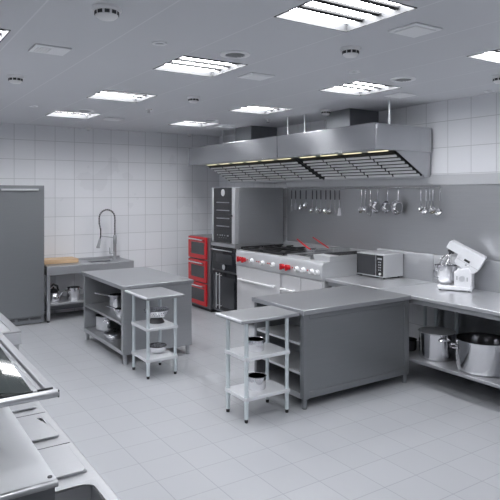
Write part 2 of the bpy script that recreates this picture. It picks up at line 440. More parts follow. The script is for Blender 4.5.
# ------------------------------------------------------------------ cookware helper
def pot(name, label, cat, x, y, z, r, h, mat=POL, handles='loops', ang=0.0, lid=False, group=None, dark_level=None, stick=.2, wall=.004, grip=None):
    t = thing(name, label, cat, (x, y, z), group)
    prof = [(.001, 0), (r*.94, 0), (r, .012), (r, h-.004), (r+.006, h), (r-wall, h-.002), (r-wall, .012), (.001, .008)]
    MB().lathe(prof, (x, y, z), 36).build('body', mat, t)
    Mz = Matrix.Translation((x, y, z)) @ Matrix.Rotation(ang, 4, 'Z')
    if handles == 'loops':
        for sg in (-1, 1):
            w = min(.06, r*.45)
            pts = [(sg*(r-.002), -w, h*.80), (sg*(r+.03), -w*.9, h*.82), (sg*(r+.045), -w*.4, h*.83), (sg*(r+.045), w*.4, h*.83), (sg*(r+.03), w*.9, h*.82), (sg*(r-.002), w, h*.80)]
            MB().tube([Mz @ Vector(p) for p in pts], max(.006, r*.04), 8).build('handle', mat, t)
    elif handles == 'stick':
        pts = [(r-.002, 0, h*.8), (r+.03, 0, h*.84), (r+stick, 0, h*.95)]
        MB().tube([Mz @ Vector(p) for p in pts], [.011, .009, .011], 8).build('handle', grip or mat, t)
    if lid == 'flat':
        MB().lathe([(r+.008, h-.001), (r+.008, h+.005), (r*.85, h+.006), (r*.8, h-.006), (.001, h-.006)], (x, y, z), 36).build('lid', ST, t)
    elif lid:
        l = MB().lathe([(r+.008, h-.001), (r+.008, h+.006), (r*.8, h+.02), (r*.3, h+.03), (.001, h+.032)], (x, y, z), 36).build('lid', mat, t)
        MB().lathe([(.008, h+.03), (.008, h+.045), (.022, h+.05), (.022, h+.058), (.001, h+.06)], (x, y, z), 14).build('knob', BLK, l)
    if dark_level:
        MB().lathe([(.001, h*dark_level), (r-wall-.001, h*dark_level)], (x, y, z), 30).build('dark_inside', BLK, t)  # black disc added below the rim to make the inside dark
    return t

# black topped jug and steel pot on the sink table shelf
jx, jy, jz = 2.41, 9.14, .2752
t = thing('kettle', 'steel kettle with a black top on the sink table shelf', 'kettle', (jx, jy, jz))
MB().lathe([(.001, 0), (.100, 0), (.108, .015), (.106, .08), (.085, .13), (.065, .145), (.001, .145)], (jx, jy, jz), 28).build('body', POL, t)
MB().lathe([(.068, .143), (.065, .18), (.035, .20), (.014, .205), (.014, .225), (.001, .23)], (jx, jy, jz), 20).build('lid', BLK, t)
MB().tube([(jx-.06, jy, jz+.155), (jx-.06, jy, jz+.22), (jx, jy, jz+.265), (jx+.06, jy, jz+.235), (jx+.075, jy, jz+.16)], .018, 8).build('handle', BLK, t)
MB().tube([(jx+.085, jy-.02, jz+.08), (jx+.125, jy-.03, jz+.125), (jx+.135, jy-.03, jz+.14)], [.022, .015, .013], 10).build('spout', POL, t)
pot('cooking_pot', 'steel cooking pot beside the kettle on the sink table shelf', 'pot', 2.715, 9.12, .2752, .10, .20, POL, 'loops', .3)

# ------------------------------------------------------------------ left open cabinet
CX0, CX1, CY0, CY1 = 2.40, 3.315, 6.24, 7.70
t = thing('open_cabinet', 'low steel cabinet with open shelves full of pots, standing left of centre', 'cabinet', ((CX0+CX1)/2, 6.95, 0))
B(CX0, CX1, CY0, CY1, .855, .90).build('worktop', STT, t, bevel=.005)
B(CX0+.02, CX1-.02, CY0+.02, CY0+.075, .11, .855).build('side_panel', ST, t, bevel=.003)
B(CX0+.02, CX1-.02, CY1-.055, CY1-.02, .11, .855).build('side_panel', ST, t, bevel=.003)
B(CX1-.05, CX1-.02, CY0+.075, CY1-.055, .11, .855).build('back_panel', ST, t)
B(CX0+.02, CX1-.05, CY0+.075, CY1-.055, .445, .47).build('shelf', ST, t, bevel=.003)
B(CX0+.02, CX1-.05, CY0+.075, CY1-.055, .11, .155).build('bottom_shelf', ST, t, bevel=.003)
for x in (CX0+.06, CX1-.06):
    for y in (CY0+.055, CY1-.055): MB().cyl((x, y, 0), (x, y, .112), .026).build('foot', ST, t)
pot('saucepan', 'steel saucepan with a long handle standing deeper on the middle shelf of the left cabinet', 'saucepan', 2.69, 7.15, .4702, .10, .18, POL, 'stick', 2.1, False, None, None, .26)
pot('small_saucepan', 'small shiny saucepan at the front edge of the middle shelf in the left cabinet', 'saucepan', 2.56, 6.68, .4702, .07, .09, POL, 'stick', 1.9, False, None, None, .2)
pot('stockpot', 'wide grey pot with a dark inside on the bottom shelf of the left cabinet', 'pot', 2.66, 7.42, .1552, .158, .19, POL, 'loops', 1.3, False, None, .8)
pot('low_pan', 'low lidded pan on the bottom shelf of the left cabinet, nearest the corner post', 'pan', 2.58, 6.95, .1552, .125, .055, POL, 'loops', 1.0, True)

# ------------------------------------------------------------------ small carts
def cart(name_label, x0, x1, y0, y1, tx0, tx1, ty0, ty1, ztop, zs):
    t = thing('prep_stand', name_label, 'stand', ((x0+x1)/2, (y0+y1)/2, 0), 'narrow three tier stands')
    B(tx0, tx1, ty0, ty1, ztop-.03, ztop).build('top', STM, t, bevel=.006)
    MB().cyl((tx0+.004, ty0+.003, ztop-.008), (tx0+.004, ty1-.003, ztop-.010), .012).build('rolled_edge', SHLF, t)
    for z in zs: B(x0-.022, x1+.022, y0-.022, y1+.022, z-.032, z).build('shelf', SHLF, t, bevel=.004)
    for x in (x0, x1):
        for y in (y0, y1):
            l = MB().cyl((x, y, .03), (x, y, ztop-.03), .0175, None, 18).build('leg', GALV, t)
            MB().lathe([(.001, 0), (.014, 0), (.016, .012), (.014, .034), (.001, .034)], (x, y, 0), 14).build('foot', BLK, l)
            for z in zs: MB().cyl((x, y, z-.05), (x, y, z+.012), .0205, None, 18).build('collar', GALV, l)
cart('narrow three tier stand at the left end of the near island', 2.69, 3.12, 4.12, 4.42, 2.622, 3.24, 4.09, 4.52, .875, (.555, .215))
cart('narrow three tier stand with pale tube legs, in front of the left open cabinet', 2.465, 2.78, 5.66, 6.05, 2.43, 2.87, 5.61, 6.215, .858, (.53, .205))
pot('steel_pot', 'straight sided steel pot with a black inside on the middle shelf of the near stand', 'pot', 2.885, 4.27, .5552, .078, .10, POL, None, 0, False, None, .85)
pot('steel_pot', 'straight sided steel pot with a black inside on the lowest shelf of the near stand', 'pot', 2.895, 4.27, .2152, .083, .115, POL, None, 0, False, None, .87)
# colander
cx, cy, cz = 2.66, 5.88, .5302
t = thing('colander', 'footed steel colander on the middle shelf of the farther stand', 'colander', (cx, cy, cz))
MB().lathe([(.06, .045), (.10, .07), (.125, .11), (.135, .14), (.142, .142), (.132, .138), (.12, .11), (.096, .074), (.055, .05), (.001, .047)], (cx, cy, cz), 36).build('bowl', POL, t)
MB().lathe([(.085, 0), (.088, .006), (.062, .05), (.058, .05), (.080, .004)], (cx, cy, cz), 30).build('foot_ring', DKG, t)
for sg in (-1, 1):
    a = .6
    M = Matrix.Translation((cx, cy, cz)) @ Matrix.Rotation(a, 4, 'Z')
    MB().tube([M @ Vector(p) for p in ((sg*.135, -.04, .135), (sg*.175, -.03, .135), (sg*.175, .03, .135), (sg*.135, .04, .135))], .006, 8).build('handle', POL, t)
m = MB()
for rr, zz, n in ((.112, .093, 26), (.125, .115, 28)):
    for k in range(n):
        th = 2*PI*k/n; p = Vector((cx+rr*math.cos(th), cy+rr*math.sin(th), cz+zz)); d_ = Vector((math.cos(th), math.sin(th), -.5)).normalized()
        m.cyl(p - d_*.004, p + d_*.003, .0045, None, 6)
m.build('holes', BLK, t)
# round trivet-like wire basket on the bottom shelf
tx, ty, tz = 2.66, 5.86, .2052
t = thing('small_pot', 'small black rimmed steel bowl on the lowest shelf of the farther stand', 'bowl', (tx, ty, tz))
MB().lathe([(.001, 0), (.06, 0), (.09, .03), (.098, .075), (.094, .075), (.086, .032), (.001, .008)], (tx, ty, tz), 32).build('body', POL, t)
MB().tube([(tx+.098*math.cos(2*PI*k/28), ty+.098*math.sin(2*PI*k/28), tz+.077) for k in range(28)], .006, 8, True).build('rim', BLK, t)

# ------------------------------------------------------------------ near island
IX0, IX1, IY0, IY1 = 3.26, 4.662, 4.06, 4.87
t = thing('island_cabinet', 'large grey steel island cabinet in the middle foreground', 'cabinet', ((IX0+IX1)/2, (IY0+IY1)/2, 0))
B(IX0-.012, IX1, IY0-.012, IY1+.01, .855, .90).build('worktop', STT, t, bevel=.005)
B(IX0+.05, IX1-.03, IY0+.018, IY0+.05, .135, .82).build('front_panel', STD, t)
B(IX0+.01, IX0+.075, IY0+.008, IY0+.06, .09, .855).build('corner_post', STD, t, bevel=.003)
B(IX1-.075, IX1-.01, IY0+.008, IY0+.06, .09, .855).build('corner_post', STD, t, bevel=.003)
B(IX0+.075, IX1-.075, IY0+.008, IY0+.05, .095, .155).build('bottom_rail', STD, t, bevel=.003)
B(IX0+.075, IX1-.075, IY0+.008, IY0+.05, .81, .855).build('top_rail', STD, t, bevel=.003)
B(IX0+.01, IX1-.01, IY1-.05, IY1-.01, .09, .855).build('back_panel', STD, t)
B(IX1-.05, IX1-.012, IY0+.06, IY1-.05, .09, .855).build('side_panel', STD, t)
B(IX0+.42, IX0+.44, IY0+.06, IY1-.05, .155, .855).build('divider', ST, t)
B(IX0+.01, IX1-.05, IY0+.06, IY1-.05, .09, .14).build('bottom_shelf', ST, t)
for z in (.325, .59): B(IX0+.015, IX0+.42, IY0+.06, IY1-.05, z-.022, z).build('shelf', STL, t)
for x in (IX0+.045, IX1-.045):
    for y in (IY0+.04, IY1-.04): MB().cyl((x, y, 0), (x, y, .095), .024).build('foot', STD, t)

# ------------------------------------------------------------------ counters along the right wall
def counter(label, x0, x1, y0, y1, z, shelf, legs_y):
    t = thing('wall_counter', label, 'counter', ((x0+x1)/2, (y0+y1)/2, 0))
    B(x0, x1, y0, y1, z-.035, z).build('worktop', STC, t, bevel=.004)
    MB().prism([(x1-.002, z-.002), (x1-.03, z), (x1-.012, z+.30), (x1, z+.325), (x1+.018, z+.325), (x1+.018, z-.002)], 1, y0, y1).build('upstand', STP, t)
    B(x0+.03, x1-.02, y0+.02, y1-.02, z-.085, z-.035).build('apron', ST, t)
    if shelf: B(x1-.005, x1+.012, y0, y1, .05, z-.04).build('back_panel', STD, t)
    if shelf: B(x0-.01, x1-.02, y0, y1-.01, shelf-.03, shelf).build('shelf', ST, t, bevel=.004)
    for y in legs_y:
        for x in (x0+.05, x1-.06):
            if x < x0+.1 and y > 3 and shelf: continue
            l = MB().cyl((x, y, .03), (x, y, z-.08), .02).build('leg', GALV, t)
            MB().cyl((x, y, 0), (x, y, .032), .017).build('foot', DKG, l)
    return t
counter('steel wall counter under the microwave, between the range and the mixer', 4.70, 5.60, 4.515, 5.43, .90, None, (4.60, 5.33))
counter('long steel wall counter under the stand mixer, with big pots on its lower shelf', 4.675, 5.60, 2.20, 4.51, .895, .25, (2.3, 4.16, 4.44))

# stock pots under the counter
pot('stockpot', 'tall shiny stockpot with loop handles under the mixer counter', 'pot', 4.93, 3.94, .2502, .18, .27, POL, 'loops', 1.1, 'flat')
px, py, pz = 4.96, 3.415, .2502
t = thing('braising_pot', 'very wide polished pot with a dark inside at the right edge under the counter', 'pot', (px, py, pz))
R_, H_ = .258, .30
MB().lathe([(.001, 0), (R_*.93, 0), (R_*.985, .012), (R_, .035), (R_, H_-.006), (R_+.008, H_), (R_-.006, H_-.003), (R_-.006, .03), (.001, .012)], (px, py, pz), 48).build('body', CHR, t)
for sg in (-1, 1):
    M = Matrix.Translation((px, py, pz)) @ Matrix.Rotation(-.75, 4, 'Z')
    MB().tube([M @ Vector((sg*(R_+a), b, H_*.72)) for a, b in ((-.004, -.07), (.035, -.065), (.05, -.03), (.05, .03), (.035, .065), (-.004, .07))], .010, 8).build('handle', CHR, t)
pot('dark_pan', 'small dark pan half hidden behind the island corner under the counter', 'pan', 4.92, 4.33, .2502, .10, .11, DKG, 'loops', .4)

# ------------------------------------------------------------------ wall panels and rail
t = thing('splashback', 'large brushed steel splashback panel on the wall behind range and counters', 'wall panel', (5.635, 4.8, 1.0))
B(5.625, 5.648, 2.0, 7.42, .90, 2.045).build('panel', STP, t)
B(5.607, 5.648, 2.0, 7.42, 2.045, 2.165).build('top_band', SILV, t, bevel=.004)
B(5.625, 5.648, 4.60, 9.05, 2.166, 2.44).build('hood_back_panel', STP, t)
t = thing('utensil_rail', 'long thin steel rail on the splashback holding hanging utensils', 'rail', (5.565, 5.9, 2.02))
MB().cyl((5.565, 4.40, 2.02), (5.565, 7.38, 2.02), .008, None, 12).build('bar', CHR, t)
for y in (4.42, 5.40, 6.0, 7.36): MB().cyl((5.565, y, 2.02), (5.624, y, 2.02), .007, None, 10).build('bracket', CHR, t)

def hook(mb, y, z):
    mb.tube([(5.565+.013*math.sin(a), y, 2.02+.013*math.cos(a)) for a in [(-.7+.3*k)*1.0 for k in range(11)]] + [(5.562, y, 1.995), (5.562, y, z)], .0025, 6)
    return mb
UX = 5.562
def utensil(kind, y, label, handle_mat, zend, grp):
    t = thing(kind, label, kind.replace('_', ' '), (UX, y, 2.02), grp)
    hl = 1.99 - .135
    hook(MB(), y, 1.985).build('hook', CHR, t)
    MB().box(UX-.006, UX+.006, y-.011, y+.011, hl, 1.99).build('handle', handle_mat, t, bevel=.004)
    z0 = zend
    if kind == 'ladle':
        MB().tube([(UX, y, hl), (UX, y, z0+.05)], .005, 8).build('shaft', CHR, t)
        M = Matrix.Rotation(math.radians(-60), 4, 'Y')
        MB().lathe([(.001, -.045), (.02, -.042), (.038, -.025), (.045, 0), (.042, 0), (.034, -.022), (.018, -.037), (.001, -.04)], (UX-.03, y, z0+.04), 24, M).build('cup', CHR, t)
    elif kind == 'spatula':
        MB().tube([(UX, y, hl), (UX, y, z0+.10)], .005, 8).build('shaft', CHR, t)
        MB().prism([(y-.02, z0+.11), (y+.02, z0+.11), (y+.04, z0), (y-.04, z0)], 0, UX-.002, UX+.002).build('blade', CHR, t)
    elif kind == 'skimmer':
        MB().tube([(UX, y, hl), (UX, y, z0+.06)], .005, 8).build('shaft', CHR, t)
        M = Matrix.Rotation(math.radians(-75), 4, 'Y')
        MB().lathe([(.001, -.015), (.03, -.01), (.048, 0), (.046, .003), (.001, -.010)], (UX-.01, y, z0+.045), 24, M).build('disc', CHR, t)
    elif kind == 'serving_spoon':
        MB().tube([(UX, y, hl), (UX, y, z0+.08)], .005, 8).build('shaft', CHR, t)
        M = Matrix.Rotation(math.radians(-80), 4, 'Y') @ Matrix.Scale(1.5, 4, (1, 0, 0))
        MB().lathe([(.001, -.014), (.02, -.008), (.03, 0), (.028, .002), (.001, -.011)], (UX-.005, y, z0+.045), 20, M).build('bowl', CHR, t)
    elif kind == 'fork':
        MB().tube([(UX, y, hl), (UX, y, z0+.10)], .005, 8).build('shaft', CHR, t)
        m = MB()
        for s in (-1, 1): m.tube([(UX, y, z0+.11), (UX, y+s*.012, z0+.09), (UX, y+s*.013, z0)], .0035, 6)
        m.build('tines', CHR, t)
    elif kind == 'whisk':
        m = MB()
        for k in range(5):
            a = PI*k/5
            m.tube([(UX+r*math.cos(a)*s, y+r*math.sin(a)*s, zz) for s, seq in ((1, ((.006, hl), (.02, hl-.06), (.034, z0+.05), (.024, z0+.012), (0, z0))), (-1, ((.024, z0+.012), (.034, z0+.05), (.02, hl-.06), (.006, hl)))) for r, zz in seq], .0022, 5)
        m.build('wires', CHR, t)
    return t
G1, G2, G3, G4 = 'utensils at the far end of the rail', 'row of dark handled utensils on the rail', 'utensils beside the pans on the rail', 'steel utensils at the near end of the rail'
U = [('fork', 7.22, 'fork with a dark handle, leftmost utensil on the rail', UHND, 1.66, G1),
     ('spatula', 7.12, 'spatula with a dark handle and wide steel blade, second from the left on the rail', UHND, 1.69, G1),
     ('serving_spoon', 7.00, 'serving spoon with a dark handle, third from the left on the rail', UHND, 1.68, G1),
     ('skimmer', 6.86, 'round skimmer with a dark handle, hanging apart between the first two utensil groups', UHND, 1.72, G1),
     ('ladle', 6.71, 'ladle with a dark handle, first of the dense middle row of utensils', UHND, 1.655, G2),
     ('serving_spoon', 6.615, 'serving spoon with a dark handle, second of the dense middle row of utensils', UHND, 1.66, G2),
     ('ladle', 6.52, 'ladle with a dark handle, third of the dense middle row of utensils', UHND, 1.65, G2),
     ('skimmer', 6.41, 'skimmer with a dark handle, fourth of the dense middle row of utensils', UHND, 1.65, G2),
     ('ladle', 6.31, 'ladle with a dark handle, fifth of the dense middle row of utensils', UHND, 1.645, G2),
     ('fork', 6.215, 'fork with a dark handle, sixth of the dense middle row of utensils', UHND, 1.65, G2),
     ('spatula', 6.12, 'spatula with a dark handle, last of the dense middle row before the gap', UHND, 1.63, G2),
     ('skimmer', 5.68, 'steel handled skimmer left of the whisk', CHR, 1.68, G3),
     ('serving_spoon', 5.61, 'steel handled serving spoon directly left of the whisk', CHR, 1.69, G3),
     ('whisk', 5.52, 'steel balloon whisk hanging left of the three pans', CHR, 1.64, G3),
     ('serving_spoon', 4.68, 'steel serving spoon, leftmost of the utensils at the near end of the rail', CHR, 1.72, G4),
     ('ladle', 4.60, 'steel ladle, second of the utensils at the near end of the rail', CHR, 1.70, G4),
     ('fork', 4.545, 'steel fork in the middle of the utensils at the near end of the rail', CHR, 1.71, G4),
     ('skimmer', 4.50, 'steel skimmer, second last utensil at the near end of the rail', CHR, 1.70, G4),
     ('ladle', 4.402, 'big shiny ladle, rightmost utensil at the near end of the rail', CHR, 1.69, G4)]
for u in U: utensil(*u)
def hanging_pan(y, r, label):
    t = thing('frying_pan', label, 'pan', (UX, y, 2.02), 'pans hanging on the rail')
    hook(MB(), y, 1.985).build('hook', CHR, t)
    zc = 1.77
    MB().box(UX-.004, UX+.004, y-.010, y+.010, zc+r-.005, 1.985).build('handle', CHR, t, bevel=.003)
    M = Matrix.Rotation(math.radians(-90), 4, 'Y')
    MB().lathe([(.001, -.030), (r*.72, -.030), (r*.95, -.004), (r, .018), (r*.97, .018), (r*.9, -.004), (r*.68, -.026), (.001, -.026)], (UX-.012, y, zc), 32, M).build('body', POL, t)
    MB().lathe([(.001, -.0255), (r*.62, -.0250)], (UX-.012, y, zc), 28, M).build('cooking_surface', STD, t)
hanging_pan(5.39, .085, 'polished frying pan hanging on the rail, leftmost of the three')
hanging_pan(5.215, .078, 'polished frying pan hanging on the rail, middle one of the three')
hanging_pan(5.035, .094, 'polished frying pan hanging on the rail, rightmost and largest of the three')

# ------------------------------------------------------------------ ovens in the far corner
TY0, TY1, TX0, TX1 = 7.45, 8.18, 4.68, 5.57
def oven_handle(mb, y0, y1, x, z, out=.05, r=.011):
    mb.cyl((x-out, y0, z), (x-out, y1, z), r, None, 12)
    for y in (y0+.03, y1-.03): mb.cyl((x-out, y, z), (x+.005, y, z), r*.8, None, 8)
    return mb
# bottom cooler
t = thing('wine_cooler', 'dark glass fronted cooler at the bottom of the oven tower', 'cooler', (5.1, 7.8, 0))
B(TX0+.03, TX1, TY0, TY1, .06, .70).build('body', STD, t, bevel=.003)
d = B(TX0, TX0+.028, TY0+.02, TY1-.02, .10, .70).build('door', GLS, t, bevel=.003)
B(TX0-.003, TX0+.002, TY0+.06, TY1-.26, .16, .64).box(TX0-.003, TX0+.002, TY1-.22, TY1-.05, .16, .64).build('pane', GLS3, d)
for y in (TY1-.20, TY1-.30):
    m = MB().cyl((TX0-.04, y, .13), (TX0-.04, y, .69), .010, None, 10)
    for z in (.17, .65): m.cyl((TX0-.04, y, z), (TX0+.005, y, z), .008, None, 8)
    m.build('handle', STL, d)
B(TX0+.06, TX1-.05, TY0+.03, TY1-.03, 0, .06).build('plinth', BLK, t)
# middle oven
t = thing('built_in_oven', 'black glass oven with a bar handle in the middle of the oven tower', 'oven', (5.1, 7.8, .702))
B(TX0+.03, TX1, TY0, TY1, .702, 1.105).build('body', STD, t, bevel=.003)
d = B(TX0, TX0+.028, TY0+.015, TY1-.015, .735, 1.10).build('door', GLS, t, bevel=.003)
oven_handle(MB(), TY0+.06, TY1-.05, TX0, 1.055).build('handle', CHR, d)
B(TX0-.002, TX0+.002, TY0+.12, TY1-.12, .84, .99).build('window', GLS3, d)
Mx = Matrix.Rotation(-PI/2, 4, 'Y')
MB().lathe([(.042, 0), (.042, .004), (.001, .004)], (TX0, 7.82, .785), 24, Mx).build('round_badge', LOGO, d)
MB().box(TX0+.01, TX0+.05, TY0, TY0+.015, .702, 1.105).box(TX0+.01, TX0+.05, TY1-.015, TY1, .702, 1.105).build('trim', STL, t)
# combi oven
t = thing('combi_oven', 'tall steel combi oven with a black glass door on top of the oven tower', 'oven', (5.1, 7.8, 1.107))
B(TX0+.05, TX1, TY0, TY1, 1.165, 2.035).build('body', ST, t, bevel=.006)
B(TX0-.02, TX1, TY0, TY1, 1.107, 1.163).build('base_ledge', ST, t, bevel=.005)
d = B(TX0, TX0+.048, TY0+.10, TY1-.05, 1.18, 2.03).build('door', GLS, t, bevel=.004)
B(TX0-.02, TX0+.05, TY0+.012, TY0+.10, 1.17, 2.03).build('door_post', STL, t, bevel=.008)
B(TX0-.01, TX0+.05, TY1-.05, TY1, 1.17, 2.03).build('door_post', STL, t, bevel=.008)
m = MB()
for z in (1.42, 1.545, 1.67, 1.795): m.box(TX0-.003, TX0+.002, TY0+.20, TY1-.14, z, z+.014)
m.build('rack', RACKM, d)
MB().lathe([(.055, 0), (.055, .004), (.042, .005), (.001, .005)], (TX0, 7.84, 1.955), 28, Mx).build('round_badge', LOGO, d)
m = MB()
for k, (w, h_) in enumerate(((.03, .02), (.05, .012), (.03, .024), (.02, .02), (.05, .024))): m.box(TX0-.003, TX0+.002, 8.02-.075*k-w, 8.02-.075*k, 1.285-h_/2, 1.285+h_/2)
for k in range(4): m.box(TX0-.003, TX0+.002, 7.97-.07*k-.03, 7.97-.07*k, 1.245, 1.249)
m.build('control_display', RACKM, d)
MB().cyl((TX0-.055, TY0+.09, 1.60), (TX0-.02, TY0+.09, 1.60), .018, None, 12).box(TX0-.06, TX0-.045, TY0+.075, TY0+.14, 1.585, 1.615).build('latch', BLK, t)

# red ovens
RX0, RX1, RY0, RY1 = 4.66, 5.30, 8.24, 8.96
t = thing('oven_stand', 'low dark plinth under the red ovens', 'stand', (5.0, 8.6, 0))
B(RX0+.05, RX1, RY0+.02, RY1-.02, 0, .05).build('plinth', BLK, t); B(RX0+.02, RX1, RY0, RY1, .05, .068).build('frame', STD, t)
for i, (z, w) in enumerate(((.07, 'bottom'), (.455, 'middle'), (.84, 'top'))):
    lab = {'bottom': 'red oven with a dark window, lowest of the stack beside the tiled wall', 'middle': 'red oven with a dark window, middle one of the stack', 'top': 'red oven with a dark window, topmost of the stack'}[w]
    if i == 0:
        t = thing('red_oven', lab, 'oven', (5.0, 8.6, z), 'stacked red ovens')
        B(RX0+.02, RX1, RY0, RY1, z, z+.383).build('body', STD, t, bevel=.003)
        d = B(RX0-.015, RX0+.018, RY0+.09, RY1-.005, z+.012, z+.375).build('door', RED, t, bevel=.008)
        B(RX0-.019, RX0-.013, RY0+.15, RY1-.12, z+.085, z+.285).build('window', GLS3, d, bevel=.003)
        oven_handle(MB(), RY0+.13, RY1-.10, RX0-.015, z+.335, .045, .012).build('handle', CHR, d)
        ro = t
    else:
        c = copy_tree(ro); c.location = (5.0, 8.6, z); c['label'] = lab

# ------------------------------------------------------------------ cooking range
FX = 4.66
def knob(t, y, red, z=.967):
    if red:
        k = MB()
        for dy in (-.062, .062):
            k.lathe([(.034, 0), (.032, .03), (.026, .04), (.001, .04)], (FX, y+dy, z), 18, Mx)
            k.box(FX-.062, FX-.03, y+dy-.010, y+dy+.010, z-.040, z+.040)
        k.box(FX-.03, FX, y-.062, y+.062, z-.012, z+.012)
        k.build('red_knob', RED, t, bevel=.002)['label'] = 'pair of large red control knobs'
    else:
        k = MB().lathe([(.036, 0), (.036, .012), (.028, .014), (.026, .045), (.001, .046)], (FX, y, z), 20, Mx).build('knob', WHP, t)
        B(FX-.049, FX-.044, y-.004, y+.004, z, z+.024).build('pointer', BLK, k)
def module(name, label, y0, y1, reds, knobs, dots, doors):
    t = thing(name, label, 'range', (5.1, (y0+y1)/2, 0))
    B(FX+.03, 5.58, y0+.002, y1-.002, .10, .868).build('body', PAINT, t, bevel=.003)
    MB().prism([(FX+.005, .868), (FX, .875), (FX, 1.045), (FX+.025, 1.088), (FX+.10, 1.098), (5.58, 1.098), (5.58, .868)], 1, y0+.002, y1-.002).build('control_panel', STL, t, bevel=.003)
    for y in reds: knob(t, y, True)
    for y in knobs: knob(t, y, False)
    m = MB()
    for y in dots: m.lathe([(.010, 0), (.009, .006), (.001, .007)], (FX, y, .972), 12, Mx)
    m.build('indicator_lamps', RED, t)
    for (a, b_, ha, hb) in doors:
        d = B(FX+.004, FX+.03, a, b_, .13, .855).build('door', PAINT, t, bevel=.004)
        oven_handle(MB(), ha, hb, FX+.004, .672, .05, .014).build('handle', SLAT, d)
    for x in (FX+.09, 5.5):
        for y in (y0+.07, y1-.07): MB().cyl((x, y, 0), (x, y, .10), .025).build('foot', STD, t)
    B(5.545, 5.58, y0+.002, y1-.002, 1.098, 1.19).build('upstand', STL, t, bevel=.003)
    return t
MY = 6.295
t = module('gas_range', 'grey gas range with black burner grates and red knobs, next to the oven tower', MY, 7.43, [7.24], [6.99, 6.71, 6.46], [7.11, 6.86, 6.81, 6.59, 6.55], [(MY+.02, 7.40, 6.40, 7.30)])
B(FX+.07, 5.53, MY+.03, 7.40, 1.0985, 1.104).build('hob_plate', BLKM, t)
for i in range(2):
    for j in range(2):
        gx0, gx1 = FX+.09+.42*i, FX+.49+.42*i; gy0 = MY+.05+.55*j; gy1 = gy0+.53
        g = MB()
        g.box(gx0, gx1, gy0, gy0+.014, 1.12, 1.136).box(gx0, gx1, gy1-.014, gy1, 1.12, 1.136).box(gx0, gx0+.014, gy0, gy1, 1.12, 1.136).box(gx1-.014, gx1, gy0, gy1, 1.12, 1.136)
        mx_, my_ = (gx0+gx1)/2, (gy0+gy1)/2
        for a in range(4):
            M = Matrix.Translation((mx_, my_, 0)) @ Matrix.Rotation(a*PI/2, 4, 'Z')
            L_ = .20 if a % 2 == 0 else .26
            g.box(.06, L_, -.006, .006, 1.12, 1.138, M)
        for sx in (gx0+.01, gx1-.01):
            for sy in (gy0+.01, gy1-.01): g.box(sx-.008, sx+.008, sy-.008, sy+.008, 1.104, 1.12)
        g.build('burner_grate', BLKM, t)
        MB().lathe([(.065, 1.104), (.062, 1.116), (.045, 1.118), (.042, 1.126), (.001, 1.128)], (mx_, my_, 0), 24).build('burner', DKG, t)
t = module('fryer_range', 'grey fryer range with red knobs and wire baskets, beside the microwave counter', 5.44, MY, [6.17], [5.93, 5.80, 5.63, 5.52], [6.03, 5.715], [(5.87, MY-.02, 5.97, 6.23), (5.45, 5.86, 5.50, 5.78)])
# raised block at the near end and fryer well
B(FX+.13, 5.54, 5.443, 5.76, 1.0985, 1.165).build('raised_top', STL, t, bevel=.006)
m = MB()
for k in range(12): m.box(4.95, 5.50, 5.455+.024*k, 5.463+.024*k, 1.1655, 1.172)
m.box(4.95, 4.96, 5.45, 5.735, 1.1655, 1.173).box(5.49, 5.50, 5.45, 5.735, 1.1655, 1.173).build('slotted_grate', DKG, t)
B(FX+.12, 5.52, 5.79, 6.27, 1.0985, 1.106).build('fryer_well', BLKM, t)
MB().box(FX+.10, 5.54, 5.775, 5.79, 1.0985, 1.125).box(FX+.10, 5.54, 6.27, 6.285, 1.0985, 1.125).box(FX+.10, FX+.115, 5.775, 6.285, 1.0985, 1.125).build('well_rim', STL, t)
# fryer baskets (wire mesh with a red handle)
def basket(x0, x1, y0, y1, z0, z1, hdl, label):
    t = thing('fryer_basket', label, 'fryer basket', ((x0+x1)/2, (y0+y1)/2, z0), 'fryer baskets on the range')
    m = MB()
    nx, ny, nz = 9, 7, 5
    for k in range(nz+1):
        z = z0 + (z1-z0)*k/nz; m.tube([(x0, y0, z), (x1, y0, z), (x1, y1, z), (x0, y1, z)], .0022 if k < nz else .005, 5, True)
    for k in range(nx+1):
        x = x0 + (x1-x0)*k/nx; m.tube([(x, y0, z1), (x, y0, z0), (x, y1, z0), (x, y1, z1)], .0022, 5)
    for k in range(ny+1):
        y = y0 + (y1-y0)*k/ny; m.tube([(x0, y, z1), (x0, y, z0), (x1, y, z0), (x1, y, z1)], .0022, 5)
    m.build('wire_cage', ST, t)
    MB().tube(hdl, [.008, .011, .011, .010], 8).build('handle', RED, t)
basket(4.86, 5.16, 5.82, 6.00, 1.108, 1.20, [(4.92, 5.98, 1.20), (4.94, 6.10, 1.232), (5.00, 6.28, 1.27), (5.06, 6.44, 1.30)], 'wire fryer basket with a red handle, nearer the front of the range')
basket(5.20, 5.48, 5.82, 6.00, 1.108, 1.20, [(5.24, 5.98, 1.20), (5.26, 6.10, 1.235), (5.32, 6.30, 1.275), (5.38, 6.48, 1.31)], 'wire fryer basket with a red handle, at the back of the range')

